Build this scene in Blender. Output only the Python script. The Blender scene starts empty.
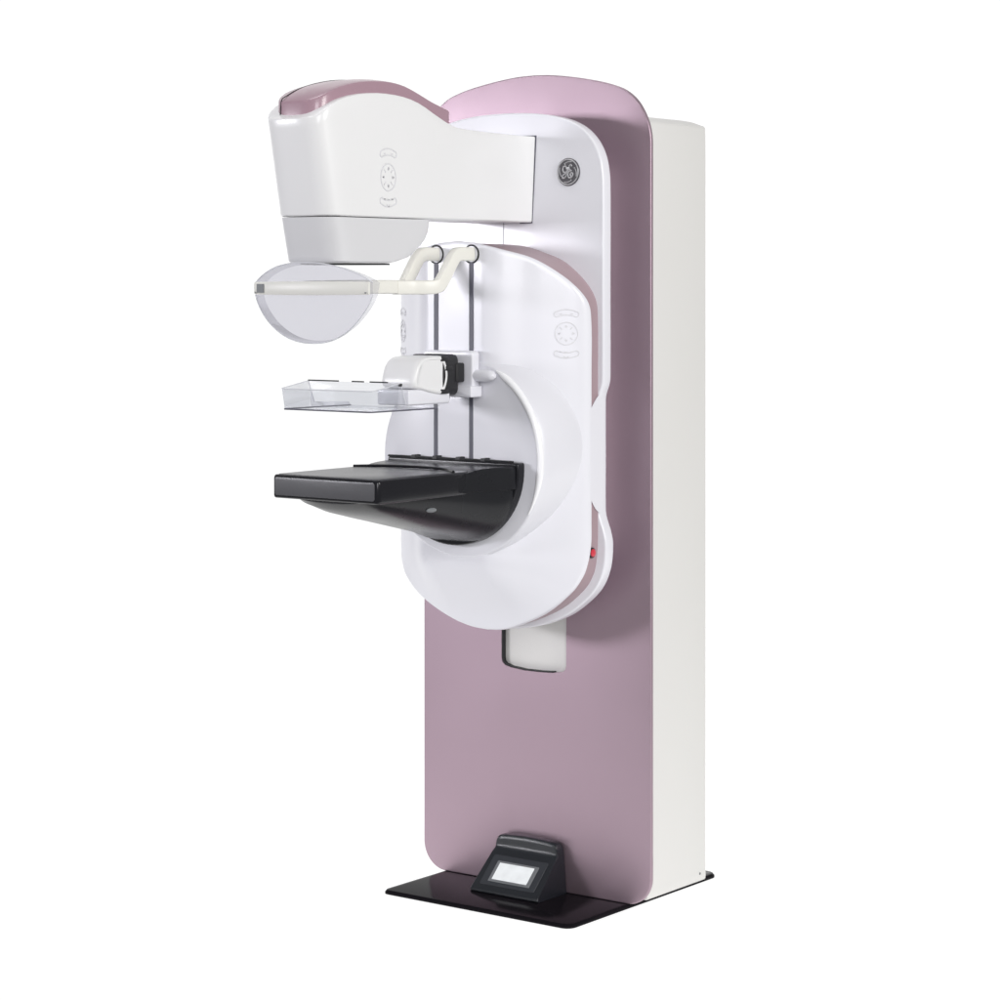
import bpy, bmesh, math, random
from mathutils import Vector
PI = math.pi
sc = bpy.context.scene
col = sc.collection
R = math.radians

# ------------------------------------------------------------------ materials
def new_mat(name):
    m = bpy.data.materials.new(name); m.use_nodes = True
    return m, m.node_tree.nodes, m.node_tree.links

def paint(name, rgb, rough=.35, coat=0.0, bump=0.0, bscale=400.0, vary=.02, rvary=.05, spec=.5, metal=0.0, vscale=3.0):
    """painted plastic or metal: base colour drifts very slightly, roughness is smudged, fine orange peel"""
    m, n, l = new_mat(name)
    b = n['Principled BSDF']
    tc = n.new('ShaderNodeTexCoord')
    nz = n.new('ShaderNodeTexNoise'); nz.inputs['Scale'].default_value = vscale; nz.inputs['Detail'].default_value = 5
    l.new(tc.outputs['Object'], nz.inputs['Vector'])
    mx = n.new('ShaderNodeMix'); mx.data_type = 'RGBA'
    mx.inputs[6].default_value = (*[c*(1-vary) for c in rgb], 1)
    mx.inputs[7].default_value = (*[min(1, c*(1+vary)) for c in rgb], 1)
    l.new(nz.outputs['Fac'], mx.inputs[0]); l.new(mx.outputs[2], b.inputs['Base Color'])
    n2 = n.new('ShaderNodeTexNoise'); n2.inputs['Scale'].default_value = 9; n2.inputs['Detail'].default_value = 6
    l.new(tc.outputs['Object'], n2.inputs['Vector'])
    mr = n.new('ShaderNodeMapRange'); mr.inputs[3].default_value = max(.02, rough-rvary); mr.inputs[4].default_value = rough+rvary
    l.new(n2.outputs['Fac'], mr.inputs[0]); l.new(mr.outputs[0], b.inputs['Roughness'])
    b.inputs['Specular IOR Level'].default_value = spec
    b.inputs['Metallic'].default_value = metal
    b.inputs['Coat Weight'].default_value = coat
    b.inputs['Coat Roughness'].default_value = .08
    if bump:
        n3 = n.new('ShaderNodeTexNoise'); n3.inputs['Scale'].default_value = bscale; n3.inputs['Detail'].default_value = 2
        l.new(tc.outputs['Object'], n3.inputs['Vector'])
        bp = n.new('ShaderNodeBump'); bp.inputs['Strength'].default_value = bump; bp.inputs['Distance'].default_value = .001
        l.new(n3.outputs['Fac'], bp.inputs['Height']); l.new(bp.outputs[0], b.inputs['Normal'])
    return m

def clear(name, tint, gloss=.06, edge=.75, haze=0.0):
    """thin clear acrylic sheet"""
    m, n, l = new_mat(name)
    n.remove(n['Principled BSDF'])
    out = n['Material Output']
    t = n.new('ShaderNodeBsdfTransparent')
    tc = n.new('ShaderNodeTexCoord'); nz = n.new('ShaderNodeTexNoise'); nz.inputs['Scale'].default_value = 6
    l.new(tc.outputs['Object'], nz.inputs['Vector'])
    mx = n.new('ShaderNodeMix'); mx.data_type = 'RGBA'
    mx.inputs[6].default_value = (*[c*.985 for c in tint], 1); mx.inputs[7].default_value = (*tint, 1)
    l.new(nz.outputs['Fac'], mx.inputs[0]); l.new(mx.outputs[2], t.inputs['Color'])
    g = n.new('ShaderNodeBsdfGlossy'); g.inputs['Roughness'].default_value = .04
    lw = n.new('ShaderNodeLayerWeight'); lw.inputs['Blend'].default_value = .28
    mr = n.new('ShaderNodeMapRange'); mr.inputs[3].default_value = gloss; mr.inputs[4].default_value = edge
    l.new(lw.outputs['Fresnel'], mr.inputs[0])
    ms = n.new('ShaderNodeMixShader')
    df = n.new('ShaderNodeBsdfTranslucent'); df.inputs['Color'].default_value = (.93, .935, .95, 1)
    d2 = n.new('ShaderNodeBsdfDiffuse'); d2.inputs['Color'].default_value = (.93, .935, .95, 1)
    mh = n.new('ShaderNodeMixShader'); mh.inputs[0].default_value = .5
    l.new(df.outputs[0], mh.inputs[1]); l.new(d2.outputs[0], mh.inputs[2])
    mz = n.new('ShaderNodeMixShader'); mz.inputs[0].default_value = haze
    l.new(t.outputs[0], mz.inputs[1]); l.new(mh.outputs[0], mz.inputs[2])
    l.new(mr.outputs[0], ms.inputs[0]); l.new(mz.outputs[0], ms.inputs[1]); l.new(g.outputs[0], ms.inputs[2])
    l.new(ms.outputs[0], out.inputs['Surface'])
    return m

M = dict(
    white=paint('gloss_white_shell', (.785, .785, .832), .31, coat=.2, bump=.02, bscale=250),
    warm=paint('satin_white_shell', (.80, .80, .803), .32, coat=.15, bump=.02, bscale=250),
    cabinet=paint('powder_white_sheet', (.70, .693, .675), .5, bump=.06, bscale=700, vary=.015),
    mauve=paint('mauve_panel_paint', (.420, .315, .370), .47, metal=.82, vscale=1.6),
    pink=paint('mauve_trim_plastic', (.38, .245, .295), .3, coat=.3, bump=.03, vary=.03),
    band=paint('mauve_band_plastic', (.37, .27, .295), .4, bump=.03, vary=.03),
    ring=paint('gloss_shaded_white_ring', (.745, .745, .79), .32, coat=.2, bump=.02, bscale=250),  # shell white greyed to stand in for the ring's darker reflection
    body=paint('satin_black_body', (.012, .0125, .015), .27, spec=.3, bump=.02, vary=.1),
    grey=paint('light_grey_plastic', (.66, .66, .675), .38, bump=.04, bscale=500),
    cream=paint('cream_plastic', (.80, .79, .73), .35, bump=.03),
    creambar=paint('cream_bar_plastic', (.74, .735, .69), .42, bump=.03),
    black=paint('gloss_black_shell', (.010, .010, .013), .18, spec=.35, bump=.02, vary=.1),
    carbon=paint('grey_receptor_skin', (.075, .075, .082), .33, bump=.08, bscale=900, vary=.06),
    base=paint('gloss_black_base', (.008, .007, .009), .14, spec=.04, vary=.15),
    rubber=paint('matt_black_plastic', (.012, .012, .014), .5, bump=.05, vary=.1),
    console=paint('slate_grey_plastic', (.011, .0135, .018), .33, bump=.06, bscale=600, vary=.06),
    face=paint('console_face_plastic', (.030, .034, .041), .40, bump=.05, bscale=600, vary=.06),
    bezel=paint('grey_bezel', (.17, .18, .19), .4),
    groove=paint('dark_groove', (.10, .10, .13), .5),
    line=paint('embossed_grey', (.68, .68, .70), .45),
    red=paint('red_button_plastic', (.62, .035, .06), .3, coat=.3),
    steel=paint('badge_steel', (.62, .62, .64), .28, metal=.6),
    highlight=paint('bright_white_highlight', (.93, .93, .95), .2, coat=.4),  # lighter than the shells: the rim's highlight put into the colour
    badge=paint('badge_enamel', (.065, .062, .072), .3, coat=.3),
    shield=clear('clear_shield_acrylic', (.72, .715, .775), .05, .55, .22),
    clip=clear('clear_clip_acrylic', (.86, .86, .89), .06, .45, .22),
    tray=clear('clear_tray_acrylic', (.885, .895, .92), .05, .40, .12),
    rim=paint('acrylic_cut_edge', (.30, .31, .35), .3),
    rimlight=paint('acrylic_bright_edge', (.66, .67, .71), .25),
)
def screen_mat():
    m, n, l = new_mat('lit_screen')
    b = n['Principled BSDF']
    b.inputs['Base Color'].default_value = (.62, .64, .65, 1); b.inputs['Roughness'].default_value = .15
    tc = n.new('ShaderNodeTexCoord'); nz = n.new('ShaderNodeTexNoise'); nz.inputs['Scale'].default_value = 40
    l.new(tc.outputs['Object'], nz.inputs['Vector'])
    mr = n.new('ShaderNodeMapRange'); mr.inputs[3].default_value = .22; mr.inputs[4].default_value = .42
    l.new(nz.outputs['Fac'], mr.inputs[0]); l.new(mr.outputs[0], b.inputs['Emission Strength'])
    b.inputs['Emission Color'].default_value = (.95, 1, 1, 1)
    return m
M['screen'] = screen_mat()

# ------------------------------------------------------------------ helpers
# the machine faces -Y; "d" is the distance in front of the mauve panel (y = -d)
def link(name, bm, mat, parent=None, smooth=True, sharp=35):
    bmesh.ops.recalc_face_normals(bm, faces=bm.faces[:])
    me = bpy.data.meshes.new(name); bm.to_mesh(me); bm.free()
    me.materials.append(M[mat] if isinstance(mat, str) else mat)
    if smooth:
        me.shade_smooth()
        me.set_sharp_from_angle(angle=R(sharp))
    o = bpy.data.objects.new(name, me); col.objects.link(o)
    if parent: o.parent = parent
    return o

def spline(pts, n=6, closed=False):
    P = [Vector(p) for p in pts]; out = []; N = len(P)
    for i in range(N if closed else N-1):
        if closed: a, b, c, d = P[i-1], P[i], P[(i+1) % N], P[(i+2) % N]
        else: a, b, c, d = P[max(i-1, 0)], P[i], P[i+1], P[min(i+2, N-1)]
        # centripetal-ish tangents limited by the segment length
        L = (c-b).length
        t1 = (c-a); t2 = (d-b)
        t1 = t1.normalized()*L if t1.length else t1
        t2 = t2.normalized()*L if t2.length else t2
        for k in range(n):
            t = k/n
            h1 = 2*t**3-3*t**2+1; h2 = t**3-2*t**2+t; h3 = -2*t**3+3*t**2; h4 = t**3-t**2
            out.append(b*h1+t1*h2+c*h3+t2*h4)
    if not closed: out.append(P[-1])
    return out

def mirror_outline(half, n=6):
    """half: (x,z) from top centre down the right side to bottom centre"""
    s = spline(half, n)
    left = [Vector((-p.x, p.y)) for p in reversed(s[1:-1])]
    return s+left

def lerp_tab(tab, x):
    if x <= tab[0][0]: return tab[0][1]
    for (a, b), (c, d) in zip(tab, tab[1:]):
        if x <= c:
            return b+(d-b)*(x-a)/(c-a)
    return tab[-1][1]

def smooth_tab(pts, n=10):
    s = spline([(a, b) for a, b in pts], n)
    return [(p.x, p.y) for p in s]

def inset(poly, r):
    out = []; N = len(poly)
    for i in range(N):
        e1 = (poly[i]-poly[i-1]); e2 = (poly[(i+1) % N]-poly[i])
        n1 = Vector((e1.y, -e1.x)).normalized() if e1.length else Vector((0, 0))
        n2 = Vector((e2.y, -e2.x)).normalized() if e2.length else Vector((0, 0))
        nn = n1+n2
        if nn.length < 1e-6: nn = n1
        nn.normalize()
        k = max(.5, nn.dot(n1)) if n1.length else 1
        out.append(poly[i]+nn*(r/k))
    return out

def bridge(bm, A, B, closed=True):
    N = len(A)
    for i in range(N if closed else N-1):
        j = (i+1) % N
        try: bm.faces.new((A[i], A[j], B[j], B[i]))
        except ValueError: pass

def levels(bm, poly, lv, mapf, caps=(True, True)):
    """rings of the outline, each (inset, depth); mapf(u, v, depth) -> xyz"""
    rings = []
    for ins, dep in lv:
        q = inset(poly, ins) if ins else poly
        rings.append([bm.verts.new(mapf(p.x, p.y, dep)) for p in q])
    for A, B in zip(rings, rings[1:]): bridge(bm, A, B)
    if caps[0]: bm.faces.new(rings[0])
    if caps[1]: bm.faces.new(rings[-1])
    return rings

def round_lv(d0, d1, r, back=None, n=5):
    """depth levels of a slab with both rims rounded"""
    rb = r if back is None else back
    out = [(r*(1-math.sin(a)), d0+r*(1-math.cos(a))) for a in [PI/2*k/n for k in range(n+1)]]
    out += [(rb*(1-math.cos(a)), d1-rb*(1-math.sin(a))) for a in [PI/2*k/n for k in range(n+1)]]
    # a rim starts fully inset on the flat face
    return out

def rrect(x0, x1, z0, z1, r, n=6):
    """clockwise from the top left, matching mirror_outline's direction"""
    pts = []
    for cx, cz, a0 in ((x1-r, z1-r, PI/2), (x1-r, z0+r, 0), (x0+r, z0+r, -PI/2), (x0+r, z1-r, -PI)):
        for k in range(n+1):
            a = a0-PI/2*k/n
            pts.append(Vector((cx+r*math.cos(a), cz+r*math.sin(a))))
    return pts

FRONT = lambda u, v, d: (u, -d, v)      # outline in x,z and depth d
PLAN = lambda u, v, h: (u, v, h)        # outline in x,y and height
SIDE = lambda u, v, x: (x, -u, v)       # outline in d,z and x

def slab(name, poly, d0, d1, r, mat, parent, mapf=FRONT, back=None, n=4):
    bm = bmesh.new(); levels(bm, poly, round_lv(d0, d1, r, back, n), mapf)
    return link(name, bm, mat, parent)

def tube(bm, pts, r, seg=8, closed=False, flat=None):
    """round bar along pts; r may be a list"""
    P = [Vector(p) for p in pts]; N = len(P); rings = []
    prev = None
    for i in range(N):
        t = (P[(i+1) % N]-P[i-1]) if closed else (P[min(i+1, N-1)]-P[max(i-1, 0)])
        t.normalize()
        if prev is None:
            a = Vector((0, 0, 1)) if abs(t.z) < .9 else Vector((1, 0, 0))
            u = t.cross(a).normalized()
        else:
            u = (prev-t*prev.dot(t)).normalized()
        prev = u; v = t.cross(u)
        rr = r[i] if isinstance(r, (list, tuple)) else r
        rings.append([bm.verts.new(P[i]+(u*math.cos(2*PI*k/seg)+v*math.sin(2*PI*k/seg))*rr) for k in range(seg)])
    for A, B in zip(rings, rings[1:]): bridge(bm, A, B)
    if closed: bridge(bm, rings[-1], rings[0])
    else: bm.faces.new(rings[0]); bm.faces.new(rings[-1])

def lathe(bm, prof, centre, axis='y', seg=96, cap=True):
    """prof: (r, depth) or (r, depth, centre shift up)"""
    rings = []
    for p in prof:
        r, d = p[0], p[1]; s = p[2] if len(p) > 2 else 0
        ring = []
        for k in range(seg):
            a = 2*PI*k/seg; c, q = r*math.cos(a), r*math.sin(a)
            if axis == 'y': ring.append(bm.verts.new((centre[0]+c, -d, centre[1]+s+q)))
            elif axis == 'x': ring.append(bm.verts.new((d, centre[0]+c, centre[1]+q)))
            else: ring.append(bm.verts.new((centre[0]+c, centre[1]+q, d)))
        rings.append(ring)
    for A, B in zip(rings, rings[1:]): bridge(bm, A, B)
    if cap: bm.faces.new(rings[0]); bm.faces.new(rings[-1])

def ribbon_band(bm, pts, width, normal_fn, lift=.0006, thick=.0006):
    """flat raised line following pts; normal_fn(p) is the surface normal"""
    P = [Vector(p) for p in pts]; N = len(P); rings = []
    for i in range(N):
        t = (P[min(i+1, N-1)]-P[max(i-1, 0)]).normalized()
        nn = Vector(normal_fn(P[i])).normalized(); s = t.cross(nn).normalized()*width/2
        b = P[i]+nn*lift
        rings.append([bm.verts.new(b-s-nn*(lift+.002)), bm.verts.new(b-s*.7+nn*thick), bm.verts.new(b+s*.7+nn*thick), bm.verts.new(b+s-nn*(lift+.002))])
    for A, B in zip(rings, rings[1:]): bridge(bm, A, B, closed=False)

# ------------------------------------------------------------------ setting
bm = bmesh.new()
levels(bm, [Vector(p) for p in ((-5.6, 4.0), (2.4, 4.6), (3.2, 2.6), (1.9, -.75), (-1.1, -1.5))], [(0, -.004), (0, 0)], PLAN)
fm, n, l = new_mat('glowing_white_floor')
b = n['Principled BSDF']
b.inputs['Base Color'].default_value = (.3, .3, .3, 1); b.inputs['Roughness'].default_value = .6
b.inputs['Specular IOR Level'].default_value = .2
b.inputs['Emission Color'].default_value = (1, 1, .995, 1); b.inputs['Emission Strength'].default_value = .86  # floor glows by itself so it stays pure white and shadowless
tc = n.new('ShaderNodeTexCoord'); nz = n.new('ShaderNodeTexNoise'); nz.inputs['Scale'].default_value = 30
l.new(tc.outputs['Object'], nz.inputs['Vector'])
mr = n.new('ShaderNodeMapRange'); mr.inputs[3].default_value = .55; mr.inputs[4].default_value = .7
l.new(nz.outputs['Fac'], mr.inputs[0]); l.new(mr.outputs[0], b.inputs['Roughness'])
fl = link('floor', bm, fm, None, smooth=False)
fl['kind'] = 'structure'

# ------------------------------------------------------------------ the machine
root = bpy.data.objects.new('mammography_machine', None); col.objects.link(root)
root['label'] = 'tall white and mauve mammography machine standing on a glossy black base plate'
root['category'] = 'medical machine'

# base plate: chamfered black plate
bp = rrect(-.287, .287, -.246, .41, .022)
bp = []
for cx, cy, r, a0 in ((.287-.03, .41-.03, .03, PI/2), (.285-.026, -.246+.026, .026, 0), (-.287+.02, -.246+.02, .02, -PI/2), (-.287+.03, .41-.03, .03, -PI)):
    for k in range(8):
        a = a0-PI/2*k/7; bp.append(Vector((cx+r*math.cos(a), cy+r*math.sin(a))))
bm = bmesh.new()
levels(bm, bp, [(0.004, .0005), (.0, .002), (0, .006), (-.0, .0065), (.0045, .0115), (.006, .012)], PLAN)
for f in bm.faces: pass
link('base_plate', bm, 'base', root, sharp=25)

# cabinet behind the panel
cab_half = [(0, 1.936), (.12, 1.935), (.22, 1.930), (.285, 1.921), (.318, 1.9105), (.3255, 1.9075), (.3295, 1.901), (.3301, 1.7), (.3301, .9), (.33, .06), (.33, .03), (.325, .025), (.2, .0249), (0, .0249)]
cab = mirror_outline(cab_half, 5)
cabinet = slab('cabinet', cab, -.279, -.0145, .0035, 'cabinet', root, back=.002)
bm = bmesh.new(); lathe(bm, [(.0032, .3303), (.0032, .3312), (.0022, .3318)], (.25, .045), 'x', 14)
link('screw', bm, 'bezel', cabinet)

# front panel with an opening for the moving column
pan = [(0, 2.034), (.045, 2.0325), (.09, 2.028), (.141, 2.0205), (.201, 2.009), (.245, 1.997), (.275, 1.985), (.304, 1.964), (.324, 1.939), (.341, 1.905), (.349, 1.87), (.35, 1.83), (.35, 1.7), (.35, 1.2), (.35, .5), (.35, .15)]
for k in range(0, 9):
    a = -PI/2*k/8; pan.append((.35-.07+.07*math.cos(a), .0123+.07+.07*math.sin(a)))
pan += [(.2, .0123), (.1, .0123), (0, .0123)]
pan = mirror_outline(pan, 4)
hole = [(-.1, .9), (.1, .9), (.1, .60), (.1, .572), (.097, .562), (.089, .556), (.06, .551), (.02, .549), (-.03, .549), (-.07, .5525), (-.09, .5575), (-.098, .565), (-.1, .576), (-.1, .62)]
hole = [Vector(h) for h in hole]
bm = bmesh.new()
def ring_edges(vs): return [bm.edges.get((vs[i], vs[(i+1) % len(vs)])) or bm.edges.new((vs[i], vs[(i+1) % len(vs)])) for i in range(len(vs))]
rings = levels(bm, pan, round_lv(-.012, 0, .004, .003, 4), FRONT, caps=(False, False))
hf = [bm.verts.new(FRONT(p.x, p.y, 0)) for p in hole]; hb = [bm.verts.new(FRONT(p.x, p.y, -.012)) for p in hole]
bridge(bm, hf, hb)
bmesh.ops.triangle_fill(bm, edges=ring_edges(rings[-1])+ring_edges(hf), use_beauty=True)
bmesh.ops.triangle_fill(bm, edges=ring_edges(rings[0])+ring_edges(hb), use_beauty=True)
panel = link('front_panel', bm, 'mauve', root, sharp=30)
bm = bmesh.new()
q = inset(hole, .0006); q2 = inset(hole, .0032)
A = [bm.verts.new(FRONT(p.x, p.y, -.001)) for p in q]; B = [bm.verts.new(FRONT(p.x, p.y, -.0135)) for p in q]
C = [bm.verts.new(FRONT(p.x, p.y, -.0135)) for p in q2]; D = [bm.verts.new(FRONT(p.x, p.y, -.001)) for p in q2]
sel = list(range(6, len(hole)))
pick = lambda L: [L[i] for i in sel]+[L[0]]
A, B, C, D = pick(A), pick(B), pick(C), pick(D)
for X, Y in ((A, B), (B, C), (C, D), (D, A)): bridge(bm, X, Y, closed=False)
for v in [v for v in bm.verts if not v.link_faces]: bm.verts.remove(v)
link('opening_shade_strip', bm, 'rubber', panel)  # black strip added as the shade on the opening's left and lower wall

# rear shell of the column, held off the panel by a neck
rear_half = [(0, 1.932), (.05, 1.931), (.1, 1.9275), (.152, 1.9195), (.2, 1.906), (.235, 1.887), (.262, 1.862), (.281, 1.832), (.292, 1.797), (.2965, 1.75), (.2965, 1.5), (.2965, 1.295), (.294, 1.275), (.285, 1.25), (.283, 1.235), (.283, 1.1), (.283, .975), (.286, .957), (.298, .925), (.304, .893), (.298, .835), (.273, .784), (.222, .738), (.176, .710), (.1, .683), (0, .668)]
rear = mirror_outline(rear_half, 5)
rear_shell = slab('rear_shell', rear, .088, .124, .008, 'white', root, back=.005)
slab('column_neck', rrect(-.21, .21, .84, 1.82, .06), .002, .0875, .002, 'warm', root)
bm = bmesh.new()
for a, b_, c, d_ in ((-.0009, .0009, 1.55, 1.664),):
    levels(bm, [Vector(p) for p in ((a, d_), (b_, d_), (b_, c), (a, c))], [(0, .1225), (0, .1244)], FRONT)
link('seam', bm, 'groove', rear_shell, smooth=False)

bm = bmesh.new()
levels(bm, [Vector(p) for p in ((.05, 1.8755), (.0998, 1.8745), (.0875, 1.6615), (.05, 1.6610))], [(0, .1225), (0, .1254)], FRONT)
link('arm_joint', bm, 'groove', rear_shell, smooth=False)

# ---------------- front shell: convex cover
G = smooth_tab([(0, .3175), (.07, .3175), (.09, .316), (.12, .302), (.16, .2715), (.20, .2445), (.24, .2155), (.262, .198), (.28, .179), (.2905, .158), (.30, .135)], 8)
def hz(z):
    t = max(0., min(1., (z-.66)/(.87-.66))); return .2+.8*(t*t*(3-2*t))
def fsurf(x, z):
    g = lerp_tab(G, abs(x)); return .160+(g-.160)*(hz(z) if g > .160 else 1)
def fnorm(p):
    x, z = p[0], p[2]; e = .004
    dx = (fsurf(x+e, z)-fsurf(x-e, z))/(2*e); dz = (fsurf(x, z+e)-fsurf(x, z-e))/(2*e)
    return Vector((-dx, -1, -dz)).normalized()     # surface is y = -f
front_half = [(0, 1.617), (.055, 1.612), (.09, 1.605), (.121, 1.596), (.18, 1.575), (.228, 1.542), (.262, 1.508), (.281, 1.474), (.2857, 1.43), (.286, 1.3), (.286, 1.1), (.286, .95), (.2857, .9), (.282, .855), (.273, .82), (.249, .783), (.187, .733), (.106, .695), (.05, .6785), (0, .674)]
front = mirror_outline(front_half, 6)
CZ = 1.13
bm = bmesh.new(); rings = []
lv = [(1, .010), (1, .006), (.9985, .003), (.995, .001), (.99, 0)]+[(s, 0) for s in (.975, .955, .93, .90, .87, .84, .80, .76, .72, .68, .64, .60, .56, .52, .48, .44, .40, .36, .32, .28, .24, .20, .16, .12, .08, .04)]
for s, back in lv:
    ring = []
    for p in front:
        x, z = p.x*s, CZ+(p.y-CZ)*s
        ring.append(bm.verts.new((x, -(fsurf(x, z)-back), z)))
    rings.append(ring)
for A, B in zip(rings, rings[1:]): bridge(bm, A, B)
cv = bm.verts.new((0, -fsurf(0, CZ), CZ))
for i in range(len(front)): bm.faces.new((rings[-1][i], rings[-1][(i+1) % len(front)], cv))
front_shell = link('front_shell', bm, 'white', root, sharp=40)

# mauve core between the two shells
core = inset(front, .005 if True else 0)
core = inset(front, -.005)
if sum(abs(p.x) for p in core) > sum(abs(p.x) for p in front): core = inset(front, .005)
bm = bmesh.new()
A = [bm.verts.new((p.x, -.1235, p.y)) for p in core]
B = [bm.verts.new((p.x, -(fsurf(p.x, p.y)-.005), p.y)) for p in core]
bridge(bm, A, B)
band = link('accent_band', bm, 'band', root, sharp=40)
bm = bmesh.new(); lathe(bm, [(.0125, .278), (.0125, .2832), (.0112, .2840)], (-.150, .876), 'x', 24)
ring_ = link('button_collar', bm, 'rubber', band)
bm = bmesh.new(); lathe(bm, [(.0095, .280), (.0095, .2850), (.0085, .2868), (.006, .2875)], (-.150, .876), 'x', 24)
link('emergency_button', bm, 'red', band)
# white bridges that close the band at mid height on both sides
for s in (1, -1):
    prof = spline([(.968, .118), (.984, .140), (1.012, .1565), (1.21, .1565), (1.234, .140), (1.252, .118)], 5)
    poly = [Vector((p.y, p.x)) for p in prof]          # d, z
    bm = bmesh.new()
    x0, x1 = (.262, .2838) if s > 0 else (-.262, -.2838)
    levels(bm, poly, [(0, x0), (0, x1-.003*s), (.002, x1)], SIDE)
    link('band_bridge', bm, 'white', band)

# raised rotation ring around the breast support
bm = bmesh.new()
UP = .028
lathe(bm, [(.259, .10, UP), (.258, .19, UP), (.256, .222, UP*.9), (.2515, .256, UP*.7), (.2465, .284, UP*.35), (.2425, .303, UP*.15), (.2395, .3130, 0), (.2365, .3175, 0), (.2325, .3190, 0), (.10, .3190, 0)], (.019, 1.10), 'y', 128)
rring = link('rotation_ring', bm, 'ring', front_shell, sharp=50)

# rim highlight built as a bright tapered arc, from the carriage stub along the ring
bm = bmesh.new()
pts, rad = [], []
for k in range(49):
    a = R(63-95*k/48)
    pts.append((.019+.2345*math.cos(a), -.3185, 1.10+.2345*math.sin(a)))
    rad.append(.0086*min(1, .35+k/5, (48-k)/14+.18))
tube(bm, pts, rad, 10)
link('ring_highlight', bm, 'highlight', front_shell, sharp=60)
# guide slots
for x in (-.057, .050):
    bm = bmesh.new()
    levels(bm, rrect(x-.0058, x+.0058, 1.05, 1.565, .004, 3), [(0, .3130), (0, .3197), (.0006, .3200)], FRONT)
    link('guide_slot', bm, 'groove', front_shell, smooth=False)

# moulded control pads: an arched key, a round dial and a winged key
def pad_lines(w):
    """list of (button name, polylines) in local u,v with the dial radius = 1"""
    def arch(sign):
        top, bot = [], []
        for k in range(13):
            a = -1+2*k/12
            top.append((a*.86, sign*(.30-.18*a*a)+.20)); bot.append((a*.86, sign*(.30-.18*a*a)-.28))
        rc, lc = [], []
        for k in range(1, 8):
            a = PI/2-PI*k/8
            rc.append((.86+.24*math.cos(a), sign*.12-.04+.24*math.sin(a)))
            lc.append((-.86-.24*math.cos(a), sign*.12-.04-.24*math.sin(a)))
        return top+rc+bot[::-1]+lc+[top[0]]
    up = [(u, v+1.62) for u, v in arch(1)]
    dn = [(u, v-1.60) for u, v in arch(-1)]
    circ = [(math.cos(2*PI*k/36), math.sin(2*PI*k/36)) for k in range(37)]
    marks = []
    for k in range(8):
        a = PI/4*k; r0, r1 = (.52, .74) if k % 2 == 0 else (.50, .78)
        marks.append([(r0*math.cos(a), r0*math.sin(a)), (r1*math.cos(a), r1*math.sin(a))])
        if k % 2 == 0:
            marks.append([(.56*math.cos(a+.16), .56*math.sin(a+.16)), (.72*math.cos(a), .72*math.sin(a)), (.56*math.cos(a-.16), .56*math.sin(a-.16))])
    dots = lambda cy: [[(s*.5-.11, cy), (s*.5+.11, cy+.02)] for s in (-1, 1)]
    return [('control_key', [up]+dots(1.72)), ('control_dial', [circ]+marks),
            ('control_key', [dn]+dots(-1.62)+[[(-.12, -1.64), (.12, -1.64)], [(-.24, -2.02), (0, -2.16), (.24, -2.02)]])]

def control_pad(parent, mapuv, nfn, size, lw):
    for name, lines in pad_lines(1):
        bm = bmesh.new()
        for ln in lines:
            pts = []
            for (a, b_), (c, d_) in zip(ln, ln[1:]):
                pts += [(a, b_)]+([((a+c)/2, (b_+d_)/2)] if len(ln) < 6 else [])
            pts.append(ln[-1])
            ribbon_band(bm, [mapuv(u*size, v*size) for u, v in pts], lw, nfn)
        link(name, bm, 'line', parent, smooth=False)

for sx in (1, -1):
    cx, cz = .2485*sx, 1.397
    def mp(u, v, cx=cx, cz=cz):
        x = cx+u*.78; z = cz+v; return (x, -fsurf(x, z), z)
    control_pad(front_shell, mp, fnorm, .0268, .0030)

# logo badge on the rear shell: dark disc, ring and interlaced script letters
bx, bz, bd = .1955, 1.783, .1245
bm = bmesh.new(); lathe(bm, [(.0335, bd-.002), (.0335, bd+.0015), (.0325, bd+.0025)], (bx, bz), 'y', 48)
badge = link('logo_badge', bm, 'badge', root)
bm = bmesh.new()
def badge_line(pts, r, closed=False):
    tube(bm, [(bx+u*.0335, -(bd+.0028), bz+v*.0335) for u, v in pts], r, 6, closed)
badge_line([(.90*math.cos(2*PI*k/48), .90*math.sin(2*PI*k/48)) for k in range(48)], .0016, True)
for k in range(4):                                   # four water-drop curls inside the ring
    a0 = PI/2*k+PI/4+.35
    cur = [((.80-.16*t)*math.cos(a0+.95*t), (.80-.16*t)*math.sin(a0+.95*t)) for t in [i/8 for i in range(9)]]
    e = cur[-1]; aa = a0+.95
    cur += [(e[0]+.07*math.cos(aa+PI+.9*i), e[1]+.07*math.sin(aa+PI+.9*i)) for i in range(1, 4)]
    badge_line(cur, .0011)
link('badge_ring', bm, 'steel', badge)
bm = bmesh.new()
gg = spline([(-.10, .20), (-.16, .40), (-.34, .40), (-.44, .22), (-.38, .02), (-.20, -.02), (-.05, .10), (.02, .30), (-.02, .05), (-.12, -.22), (-.30, -.42), (-.46, -.40), (-.44, -.26), (-.26, -.14), (-.02, .02)], 5)
badge_line(gg, .0019)
ee = spline([(.34, .40), (.28, .52), (.14, .44), (.10, .26), (.20, .12), (.30, .08), (.16, .06), (.04, -.08), (.02, -.28), (.16, -.42), (.34, -.36), (.44, -.18), (.36, -.06), (.24, -.12), (.24, -.26), (.34, -.32)], 5)
badge_line(ee, .0019)
link('badge_letters', bm, 'steel', badge)

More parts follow.
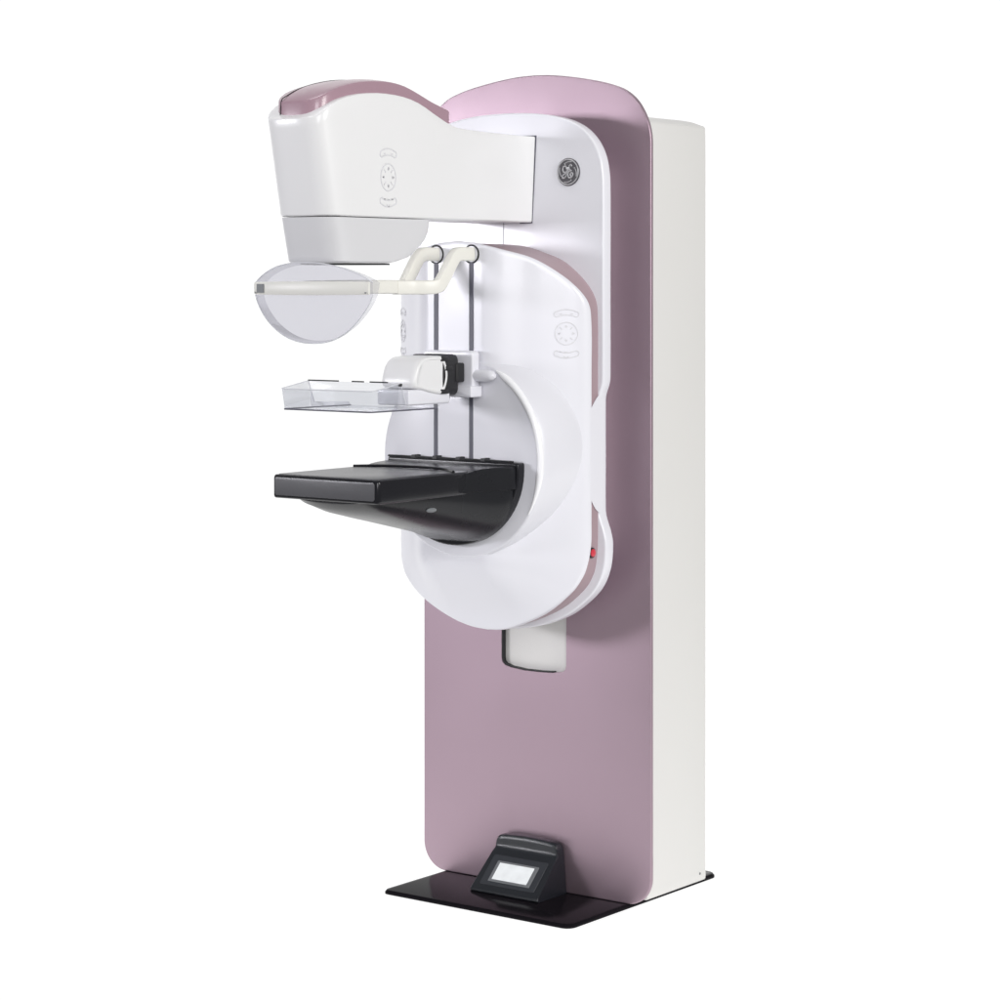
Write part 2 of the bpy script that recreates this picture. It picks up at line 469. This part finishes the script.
# ---------------- tube head
RIM = smooth_tab([(.10, 1.872), (.24, 1.8735), (.36, 1.876), (.43, 1.8815), (.50, 1.905), (.56, 1.928), (.62, 1.9395), (.69, 1.9425), (.75, 1.938), (.80, 1.929), (.845, 1.915), (.88, 1.896), (.905, 1.880), (.95, 1.875)], 8)
HW = .0865
def plan_half(dmax, hw, dback, rn, nside=26, nnose=14):
    """right half from the back to the nose tip: (x, d); nose corner is an ellipse rn deep"""
    pts = [(hw, dback+(dmax-rn-dback)*k/nside) for k in range(nside)]
    for k in range(nnose+1):
        a = PI/2*k/nnose
        ex = 2/3.2
        pts.append((hw*math.cos(a)**ex if a < PI/2-1e-6 else 0.0, dmax-rn+rn*math.sin(a)**ex))
    return pts
def head_pts(z_of, inset_=0.0, dmax=.870, dback=.118, rn=.070, lean=.045, hw=HW, base=1.6635):
    out = []
    for x, d in plan_half(dmax-inset_, hw-inset_, dback, rn):
        # lean the nose outwards with height
        w = max(0, min(1, (d-.60)/(.26))); w = w*w*(3-2*w)
        zt = z_of(d+lean*w)
        out.append((x, d, w, zt))
    return out
bm = bmesh.new()
rows = []
NV = 10
def head_row(v=None, dz=0.0, ins=0.0):
    row = []
    for x, d, w, zt in head_pts(lambda d: lerp_tab(RIM, d), ins):
        z = 1.6635+(zt-1.6635)*v+dz
        dd = d+.045*w*((z-1.6635)/.225)
        xx = x+(.012*((z-1.6635)/.21) if d < .16 else .0)*max(0, 1-(d-.118)/.04)
        row.append((xx, dd, z))
    full = row+[(-x, d, z) for x, d, z in reversed(row[:-1])]
    return [bm.verts.new((x, -d, z)) for x, d, z in full]
rows.append(head_row(0, 0, .003)); rows.append(head_row(0, .003, 0))
for k in range(1, NV): rows.append(head_row(k/NV))
rows.append(head_row(1, -.004, 0)); rows.append(head_row(1, -.0012, .0012)); rows.append(head_row(1, 0, .004)); rows.append(head_row(1, .0005, .012))
for A, B in zip(rows, rows[1:]): bridge(bm, A, B, closed=False)
def ladder(bm, row):
    N = len(row); h = N//2
    for i in range(h):
        a, b_, c, d_ = row[i], row[i+1], row[N-2-i], row[N-1-i]
        vs = [a, b_, c, d_] if b_ is not c else [a, b_, d_]
        try: bm.faces.new(vs)
        except ValueError: pass
ladder(bm, rows[-1]); ladder(bm, rows[0])
bm.faces.new([r[0] for r in rows]+[r[-1] for r in reversed(rows)])
head = link('tube_head', bm, 'warm', root, sharp=38)

# mauve cap on the head
CAPZ = smooth_tab([(.41, 1.917), (.43, 1.919), (.46, 1.927), (.49, 1.9345), (.525, 1.946), (.56, 1.957), (.598, 1.9665), (.65, 1.9715), (.704, 1.970), (.75, 1.965), (.80, 1.9545), (.845, 1.940), (.885, 1.920), (.92, 1.905)], 8)
def cap_row(kind, ins=0.0, dz=0.0, crown=0.0):
    row = []
    for x, d in plan_half(.895-ins, .0700-ins, .43, .075, 22, 14):
        zt = lerp_tab(CAPZ, d)
        z = lerp_tab(RIM, d+.006)-.012 if kind == 'low' else zt+dz+crown*(1-(x/.0685)**2)
        row.append((x, d, z))
    full = row+[(-x, d, z) for x, d, z in reversed(row[:-1])]
    return [bm.verts.new((x, -d, z)) for x, d, z in full]
bm = bmesh.new()
rows = [cap_row('low'), cap_row('top', 0, -.004), cap_row('top', .001, -.0012), cap_row('top', .004, .0005), cap_row('top', .018, .001, .004), cap_row('top', .04, .001, .006)]
for A, B in zip(rows, rows[1:]): bridge(bm, A, B, closed=False)
ladder(bm, rows[-1]); ladder(bm, rows[0])
bm.faces.new([r[0] for r in rows]+[r[-1] for r in reversed(rows)])
cap = link('top_cap', bm, 'pink', head, sharp=38)
bm = bmesh.new()
sp = []
for k in range(24):
    d = .886-.26*k/23; x = -.040+.026*(k/23)
    sp.append((x, -d, lerp_tab(CAPZ, d)+.001+.0055*(1-(x/.0685)**2)))
tube(bm, [(-.040, -.8925, 1.870), (-.040, -.8925, 1.90), (-.040, -.8900, lerp_tab(CAPZ, .89)-.001)]+sp, .0011, 6)
link('cap_seam', bm, 'rubber', cap)

# collimator housing under the head
REARZ = smooth_tab([(1.558, .665), (1.563, .640), (1.573, .592), (1.599, .548), (1.62, .522), (1.64, .513), (1.664, .510)], 6)
bm = bmesh.new(); rows = []
def col_row(z, ins):
    t = (z-1.562)/(1.6635-1.562)
    dmax = .845+.024*t-ins; hw = HW-.0012-ins; rear_d = lerp_tab(REARZ, z)+ins
    half = plan_half(dmax, hw, rear_d+.02, .070, 10, 14)
    back = []
    for k in range(5):
        a = PI/2*k/5; back.append((hw-.02+.02*math.sin(a), rear_d+.02-.02*math.cos(a)))
    half = back+half
    full = half+[(-x, d) for x, d in reversed(half[:-1])]
    return [bm.verts.new((x, -d, z)) for x, d in full]
for z, ins in ((1.560, .010), (1.5604, .006), (1.562, .002), (1.5645, 0), (1.575, 0), (1.588, 0), (1.602, 0), (1.617, 0), (1.632, 0), (1.648, 0), (1.6615, 0)):
    rows.append(col_row(z, ins))
for A, B in zip(rows, rows[1:]): bridge(bm, A, B)
bm.faces.new(rows[0]); bm.faces.new(rows[-1])
coll = link('collimator_housing', bm, 'grey', head, sharp=38)
slab('light_window', rrect(-.070, .066, -.800, -.634, .012), 1.5568, 1.5602, .0008, 'rubber', head, mapf=PLAN)

# control pad moulded into the head's right side
def mph(u, v):
    return (HW+.0002, -(.672-u*.86), 1.754+v)
control_pad(head, mph, lambda p: (1, 0, 0), .0305, .0036)

# ---------------- face shield on its forked arm
bm = bmesh.new()
NU, NVv = 48, 14
def shield_pt(u, v, off=0.0):
    """u in -1..1 across, v in 0..1 bottom to top"""
    x = .173*u+.004
    c = max(0, 1-abs(u)**2.3)
    top = 1.5165+.0445*c**.9; bot = 1.489-.107*(max(0, 1-abs(u)**2.3))**.8
    z = bot+(top-bot)*v
    d = .855-.022*u*u+off+.018*(z-1.50)/.11*c
    return (x, -d, z)
grid = [[bm.verts.new(shield_pt(-1+2*i/NU, j/NVv)) for j in range(NVv+1)] for i in range(NU+1)]
for i in range(NU):
    for j in range(NVv): bm.faces.new((grid[i][j], grid[i+1][j], grid[i+1][j+1], grid[i][j+1]))
shield = link('face_shield', bm, 'shield', root)
bm = bmesh.new()
tube(bm, [shield_pt(-1+2*i/NU, 0) for i in range(NU+1)], .0013, 6)
tube(bm, [shield_pt(-1+2*i/NU, 1) for i in range(NU+1)], .0013, 6)
link('shield_edge', bm, 'rimlight', shield)
# flange that turns back all round the shield and makes it a shallow dish
bm = bmesh.new()
loop = [(-1+2*i/NU, 0) for i in range(NU+1)]+[(1-2*i/NU, 1) for i in range(0, NU+1)]
fl_rows = []
for u, v in loop:
    x, y, z = shield_pt(u, v); c = 1-abs(u)**4
    dep = (.030 if v else .022)
    fl_rows.append([bm.verts.new((x*(1-.03*t), y+dep*t+.0004, z+(-.004 if v else .006)*t*t*c)) for t in (0, .35, .7, 1)])
for A, B in zip(fl_rows, fl_rows[1:]): bridge(bm, A, B, closed=False)
link('shield_flange', bm, 'clip', shield)
# end clips, cross bar and label
bm = bmesh.new()
bar = []
for i in range(25):
    u = -1+2*i/24; x = .168*u+.004; d = .862-.022*u*u*.94; hh = .0138+.0015*(1-u*u)
    bar.append([bm.verts.new(p) for p in ((x, -d, 1.5045+hh), (x, -d-.0022, 1.5045+hh-.004), (x, -d-.0022, 1.5045-hh+.004), (x, -d, 1.5045-hh), (x, -d+.005, 1.5045-hh), (x, -d+.005, 1.5045+hh))])
for A, B in zip(bar, bar[1:]): bridge(bm, A, B)
bm.faces.new(bar[0]); bm.faces.new(bar[-1])
link('cross_bar', bm, 'creambar', shield, sharp=50)
for s in (-1, 1):
    bm = bmesh.new(); lathe(bm, [(.0018, .832), (.0018, .8465), (.0010, .8475)], (.162*s+.004, 1.4945), 'y', 10)
    link('rivet', bm, 'bezel', shield)
bm = bmesh.new()
levels(bm, [Vector(p) for p in ((-.166, 1.514), (-.140, 1.514), (-.140, 1.494), (-.166, 1.494))], [(0, .836), (0, .8475), (.0005, .8482)], lambda u, v, d: (u+.014, -(d+(u+.168)*.21), v))
link('bar_label', bm, 'bezel', shield, smooth=False)
# fork: two prongs from the guide slots, a yoke and the forward arm
def bar_sweep(bm, pts, w, h):
    """rounded rectangular bar; w across (x), h high"""
    P = [Vector(p) for p in pts]; rings = []
    for i, p in enumerate(P):
        t = (P[min(i+1, len(P)-1)]-P[max(i-1, 0)]).normalized()
        side = t.cross(Vector((0, 0, 1)))
        side = side.normalized() if side.length > 1e-4 else Vector((1, 0, 0))
        up = side.cross(t).normalized()
        ww, hh = (w[i], h[i]) if isinstance(w, (list, tuple)) else (w, h)
        ring = []
        for k in range(16):
            a = 2*PI*k/16; c, s = math.cos(a), math.sin(a)
            ring.append(bm.verts.new(p+side*(ww/2*math.copysign(abs(c)**.33, c))+up*(hh/2*math.copysign(abs(s)**.33, s))))
        rings.append(ring)
    for A, B in zip(rings, rings[1:]): bridge(bm, A, B)
    bm.faces.new(rings[0]); bm.faces.new(rings[-1])
for s, dx in ((-1, -.057), (1, .050)):
    bm = bmesh.new()
    pts = spline([(dx, -.316, 1.585), (dx, -.345, 1.585), (dx, -.372, 1.584), (dx*1.0, -.388, 1.574), (dx, -.430, 1.522), (dx*.95, -.446, 1.509), (dx*.7, -.472, 1.506), (dx*.3, -.500, 1.506), (0, -.540, 1.506)], 5)
    bar_sweep(bm, pts, .021, .033)
    link('prong', bm, 'cream', shield, sharp=60)
    bm = bmesh.new()
    lathe(bm, [(.0232, .3165), (.0232, .3190), (.0200, .3196), (.0190, .3185)], (dx, 1.585), 'y', 32, cap=False)
    link('prong_socket', bm, 'rubber', shield)
bm = bmesh.new()
bar_sweep(bm, spline([(-.002, -.500, 1.506), (-.003, -.55, 1.507), (-.004, -.68, 1.507), (0, -.848, 1.505)], 6), .024, .032)
link('arm', bm, 'cream', shield, sharp=60)

# ---------------- compression paddle, its holder and carriage
paddle = bpy.data.objects.new('compression_paddle', None); col.objects.link(paddle); paddle.parent = root
bm = bmesh.new()
dF, dB, dE = .786, .69, .548
zb, zf, zk = 1.231, 1.2765, 1.292
xb, xt = .1300, .1365
def V(x, d, z): return bm.verts.new((x, -d, z))
# floor, leaning front wall with rounded corners, rising side walls, back wall
def wall_path(x, front):
    r = .012; pts = [(x, dE), (x, dB-.02), (x, dB)]
    for k in range(7):
        a = PI/2*k/6; pts.append((x-r+r*math.cos(a), front-r+r*math.sin(a)))
    return pts
lowh = wall_path(xb, dF); toph = wall_path(xt, dF+.002)
low = lowh+[(-x, d) for x, d in reversed(lowh)]; top = toph+[(-x, d) for x, d in reversed(toph)]
def ztop(d): return lerp_tab([(dE, 1.2385), (dB-.02, 1.243), (dB, zk), (dF, zf)], d)
Lr = [V(x, d, zb) for x, d in low]; Tr = [V(x, d, ztop(d)) for x, d in top]
bridge(bm, Lr, Tr, closed=False)
bm.faces.new(Lr)
bk = [V(-xt+.003, dB, zk), V(xt-.003, dB, zk), V(xb-.002, dB, zb+.001), V(-xb+.002, dB, zb+.001)]
bm.faces.new(bk)
link('tray', bm, 'tray', paddle, sharp=30)
bm = bmesh.new()
tube(bm, [(x, -d, zb-.0004) for x, d in low], .0019, 6)
link('tray_bottom_edge', bm, 'groove', paddle)
bm = bmesh.new()
tube(bm, [(x, -d, ztop(d)) for x, d in top[1:-1]], .0012, 6)
link('tray_top_edge', bm, 'rimlight', paddle)
for a, b_ in ((-.137, -.045), (-.005, .03), (.048, .10)):
    bm = bmesh.new(); tube(bm, [(a, -dB, zk+.001), (b_, -dB, zk+.001)], .0017, 6)
    link('tray_back_edge', bm, 'rubber', paddle)
bm = bmesh.new(); lathe(bm, [(.0035, xt-.004), (.0035, xt+.003), (.002, xt+.004)], (-dB, zk-.004), 'x', 12)
link('tray_pin', bm, 'rubber', paddle)
# holder: rounded hand-shaped body with a recessed side window
hp = spline([(.428, 1.344), (.45, 1.3465), (.485, 1.346), (.512, 1.341), (.528, 1.326), (.539, 1.302), (.542, 1.284), (.537, 1.274), (.515, 1.269), (.48, 1.261), (.44, 1.2555), (.428, 1.258), (.416, 1.276), (.410, 1.300), (.416, 1.325)], 5, closed=True)
hp = [Vector((p.x, p.y)) for p in hp]
ccx = sum(p.x for p in hp)/len(hp); ccy = sum(p.y for p in hp)/len(hp)
bm = bmesh.new()
rr = []
for x, s in ((-.048, .80), (-.045, .90), (-.039, .97), (-.030, 1), (.040, 1), (.048, .985), (.053, .95), (.0555, .90), (.0560, .83), (.0535, .795), (.0532, .6)):
    rr.append([bm.verts.new((x, -(ccx+(p.x-ccx)*s), ccy+(p.y-ccy)*s)) for p in hp])
for A, B in zip(rr, rr[1:]): bridge(bm, A, B)
bm.faces.new(rr[0]); bm.faces.new(rr[-1])
holder = link('holder', bm, 'warm', paddle, sharp=50)
slab('mount_block', rrect(-.046, .050, 1.2335, 1.2700, .006), .400, .553, .004, 'white', paddle)
# black clamp collar behind the holder
bm = bmesh.new()
cl = rrect(-.046, .0545, 1.252, 1.349, .016, 5)
levels(bm, cl, round_lv(.373, .434, .004, .004, 3), FRONT)
collar = link('clamp_collar', bm, 'rubber', paddle, sharp=45)
slab('clamp_tab', rrect(.030, .0575, 1.282, 1.328, .005), .3535, .384, .003, 'rubber', paddle)
for z, d0 in ((1.3385, .4325), (1.2625, .4325), (1.316, .4165)):
    bm = bmesh.new()
    levels(bm, rrect(.030, .0568, z-.0055, z+.0055, .002, 3), round_lv(d0-.02, d0+.008, .002, .002, 2), FRONT)
    link('clamp_tooth', bm, 'rubber', paddle)
# white carriage riding in the slots, with a stub to the ring
slab('carriage', rrect(-.075, .079, 1.252, 1.356, .010), .3225, .3500, .006, 'white', paddle)
slab('carriage_foot', rrect(.006, .086, 1.2465, 1.274, .004), .322, .366, .004, 'white', paddle)
bm = bmesh.new(); lathe(bm, [(.010, .06), (.0140, .062), (.0140, .108), (.0125, .120), (.010, .128), (.005, .133)], (-.335, 1.298), 'x', 28)
link('carriage_stub', bm, 'white', paddle)

# ---------------- breast support table
sup = bpy.data.objects.new('breast_support', None); col.objects.link(sup); sup.parent = root
# half disc mounting plate against the ring
FZ, FR = 1.092, .197
def fan(r, top):
    pts = [Vector((-r+.004, FZ+top)), Vector((r-.004, FZ+top)), Vector((r-.001, FZ+top-.002)), Vector((r, FZ+top-.006))]
    for k in range(1, 40):
        a = -PI*k/40; pts.append(Vector((r*math.cos(a), FZ-.012+(r-.010)*math.sin(a))))
    pts += [Vector((-r, FZ+top-.006)), Vector((-r+.001, FZ+top-.002))]
    return pts
FX = lambda u, v, d: (u+.010, -d, v)
slab('mounting_plate', fan(FR, .004), .308, .344, .004, 'black', sup, mapf=FX)
# rail ribs along the plate's top
for i, d in enumerate((.3365, .324)):
    bm = bmesh.new(); tube(bm, [(-.19+.01*i, -d, FZ+.006-.001*i), (.188-.01*i, -d, FZ+.006-.001*i)], .0028, 8)
    link('rail_rib', bm, 'rubber', sup)
for x in (-.11, -.045, .025, .10):
    bm = bmesh.new()
    levels(bm, rrect(x-.006, x+.006, FZ+.002, FZ+.0115, .002, 2), [(0, .318), (0, .340)], FRONT)
    link('rail_lug', bm, 'rubber', sup)
# flared body from the plate to the receptor
SEC = [(.342, .190, 1.0885, .903, .60), (.352, .190, 1.0885, .904, .60), (.366, .187, 1.0885, .910, .58), (.385, .181, 1.0882, .917, .56), (.41, .174, 1.088, .924, .54), (.44, .167, 1.086, .931, .54), (.48, .161, 1.078, .940, .56), (.53, .152, 1.062, .951, .58), (.59, .143, 1.05, .964, .62), (.65, .135, 1.042, .977, .64), (.71, .126, 1.038, .991, .66), (.755, .116, 1.036, 1.008, .7), (.772, .105, 1.034, 1.022, .8)]
bm = bmesh.new(); rows = []
for d, w, zt, zbm, e in SEC:
    row = []
    zl = max(zbm+.002, min(zt, 1.036))      # lower lip of the upright wall
    up = [(-w+.004, zt), (-w, zt-.004), (-w, zl), (-w+.007, zl-.004)]
    row += up
    wi = w-.007; zl2 = zl-.004
    for k in range(1, 24):
        a = PI-PI*k/24
        c, s = math.cos(a), math.sin(a)
        row.append((wi*math.copysign(abs(c)**(e*1.25), c), zl2-(zl2-zbm)*abs(s)**(e*1.5)))
    row += [(-x, z) for x, z in reversed(up)]
    sh = .010*max(0, min(1, (.50-d)/.15))
    rows.append([bm.verts.new((x+sh, -d, z)) for x, z in row])
for A, B in zip(rows, rows[1:]): bridge(bm, A, B)
bm.faces.new(rows[0]); bm.faces.new(rows[-1])
link('support_body', bm, 'body', sup, sharp=30)
# receptor slab
bm = bmesh.new()
levels(bm, rrect(-.157, .157, -.792, -.40, .012, 6), [(.010, 1.0285), (.004, 1.0288), (.001, 1.031), (0, 1.035), (0, 1.074), (.0012, 1.079), (.004, 1.0815), (.010, 1.0822)], PLAN)
receptor = link('receptor', bm, 'black', sup, sharp=40)
slab('receptor_front', rrect(-.147, .147, 1.0355, 1.0765, .006), .7905, .7932, .0008, 'carbon', sup)
bm = bmesh.new()
levels(bm, rrect(-.148, .148, -.784, -.50, .01, 5), [(0, 1.0815), (0, 1.0828), (.0008, 1.0832)], PLAN)
link('receptor_top', bm, 'carbon', sup)
# recessed arc at the back of the table top
bm = bmesh.new()
arc = spline([(-.150, -.515, 1.0845), (-.10, -.488, 1.0858), (-.03, -.472, 1.0865), (.05, -.472, 1.0865), (.11, -.488, 1.0858), (.150, -.515, 1.0845)], 6)
tube(bm, arc, .0035, 8)
link('table_trim', bm, 'black', sup)
# oval release button on the underside flank
bm = bmesh.new()
bmesh.ops.create_uvsphere(bm, u_segments=20, v_segments=12, radius=1)
for v in bm.verts: v.co = Vector((.128+v.co.x*.006, -.565+v.co.y*.021, 1.000+v.co.z*.006+v.co.x*.002))
link('release_button', bm, 'bezel', sup)

# ---------------- status display on the base plate
disp = bpy.data.objects.new('status_display', None); col.objects.link(disp); disp.parent = root
prof = [(.002, .0125), (.122, .0125), (.125, .0155), (.1245, .0205), (.121, .0245)]
prof += [(.121-(.121-.044)*k/6, .0245+(.096-.0245)*k/6) for k in range(1, 7)]
prof += [(.037, .103), (.0325, .110), (.031, .117), (.0312, .128), (.030, .136), (.027, .1405), (.022, .142), (.010, .142), (.004, .139), (.002, .132)]
bm = bmesh.new(); rows = []
for u in [-1, -.985, -.955, -.93]+[-.9+.1*k for k in range(19)]+[.93, .955, .985, 1]:
    row = []
    edge = max(0, (abs(u)-.84)/.16)
    for d, z in prof:
        hw = .095+.010*(1-min(1, z/.12))
        drop = 0
        if z > .100:
            drop = .026*(1-math.sqrt(max(0, 1-edge**2)))*(z-.100)/.046+.006*u*u*(z-.1)/.046
        shr = 1.0
        sx = u*hw
        dd = d
        if abs(u) == 1: dd = max(.0045, d-.0015)
        row.append(bm.verts.new((sx, -dd, z-drop)))
    rows.append(row)
for A, B in zip(rows, rows[1:]): bridge(bm, A, B)
bm.faces.new(rows[0]); bm.faces.new(rows[-1])
link('display_housing', bm, 'console', disp, sharp=28)
# sloped face: local s from bottom to top
P0, P1 = Vector((.121, .0245)), Vector((.044, .096)); T = (P1-P0); Ls = T.length; T.normalize(); Nn = Vector((T.y, -T.x))
if Nn.x < 0: Nn = -Nn
def on_face(u, s, h): p = P0+T*s+Nn*h; return (u, -p.x, p.y)
def face_slab(name, poly, h0, h1, mat, par, rnd=.0006):
    bm = bmesh.new(); levels(bm, poly, [(0, h0), (0, h1-rnd), (rnd, h1)], lambda u, v, h: on_face(u, v, h)); return link(name, bm, mat, par, sharp=30)
face_slab('face_plate', rrect(-.083, .083, .010, .098, .005), -.001, .0014, 'face', disp)
face_slab('bezel', rrect(-.062, .064, .020, .081, .002, 3), .0012, .0030, 'bezel', disp)
face_slab('screen', rrect(-.053, .053, .0265, .0755, .0012, 3), .0028, .0036, 'screen', disp)

# ------------------------------------------------------------------ camera
cam = bpy.data.cameras.new('camera'); co = bpy.data.objects.new('camera', cam); col.objects.link(co)
co.location = (3.6063, -4.9247, 1.5116); co.rotation_euler = (R(90), 0, R(37))
cam.sensor_width = 36; cam.lens = 2450/1000*36; cam.shift_y = -.215; cam.clip_end = 400
sc.camera = co

# ------------------------------------------------------------------ studio light
w = bpy.data.worlds.new('World'); sc.world = w; w.use_nodes = True
n, l = w.node_tree.nodes, w.node_tree.links
bg = n['Background']
tc = n.new('ShaderNodeTexCoord')
vm = n.new('ShaderNodeVectorMath'); vm.operation = 'DOT_PRODUCT'; vm.inputs[1].default_value = (-.60, .80, .05)
l.new(tc.outputs['Generated'], vm.inputs[0])
mr = n.new('ShaderNodeMapRange'); mr.interpolation_type = 'SMOOTHSTEP'
mr.inputs[1].default_value = .45; mr.inputs[2].default_value = .86; mr.inputs[3].default_value = .26; mr.inputs[4].default_value = 1.06
l.new(vm.outputs['Value'], mr.inputs[0]); l.new(mr.outputs[0], bg.inputs['Strength'])
bg.inputs['Color'].default_value = (1, 1, 1, 1)

def area(name, loc, target, size, power, colr, size_y=None):
    la = bpy.data.lights.new(name, 'AREA'); la.energy = power; la.color = colr
    la.shape = 'RECTANGLE'; la.size = size; la.size_y = size_y or size
    o = bpy.data.objects.new(name, la); col.objects.link(o); o.location = loc
    o.rotation_euler = (Vector(target)-Vector(loc)).to_track_quat('-Z', 'Y').to_euler()
    return o
key = area('key_softbox', (-5.2, -6.0, 2.1), (0, -.1, 1.65), 2.0, 29, (.955, .945, 1.0), 1.0)
key.data.spread = R(60)
area('front_softbox', (4.4, -4.8, 2.8), (0, -.2, 1.5), 2.2, 148, (.98, .97, 1.0), 2.6)
area('side_softbox', (5.0, -.9, 3.0), (.2, -.2, 1.6), 1.6, 132, (1.0, .99, .96), 1.8)
area('top_softbox', (-.6, -.9, 4.6), (0, -.5, 1.5), 1.4, 22, (1, .99, 1.0))

sc.view_settings.view_transform = 'Standard'; sc.view_settings.look = 'None'; sc.view_settings.exposure = 0
sc.render.film_transparent = False
sc.cycles.max_bounces = 10; sc.cycles.transparent_max_bounces = 16
sc.cycles.use_denoising = True
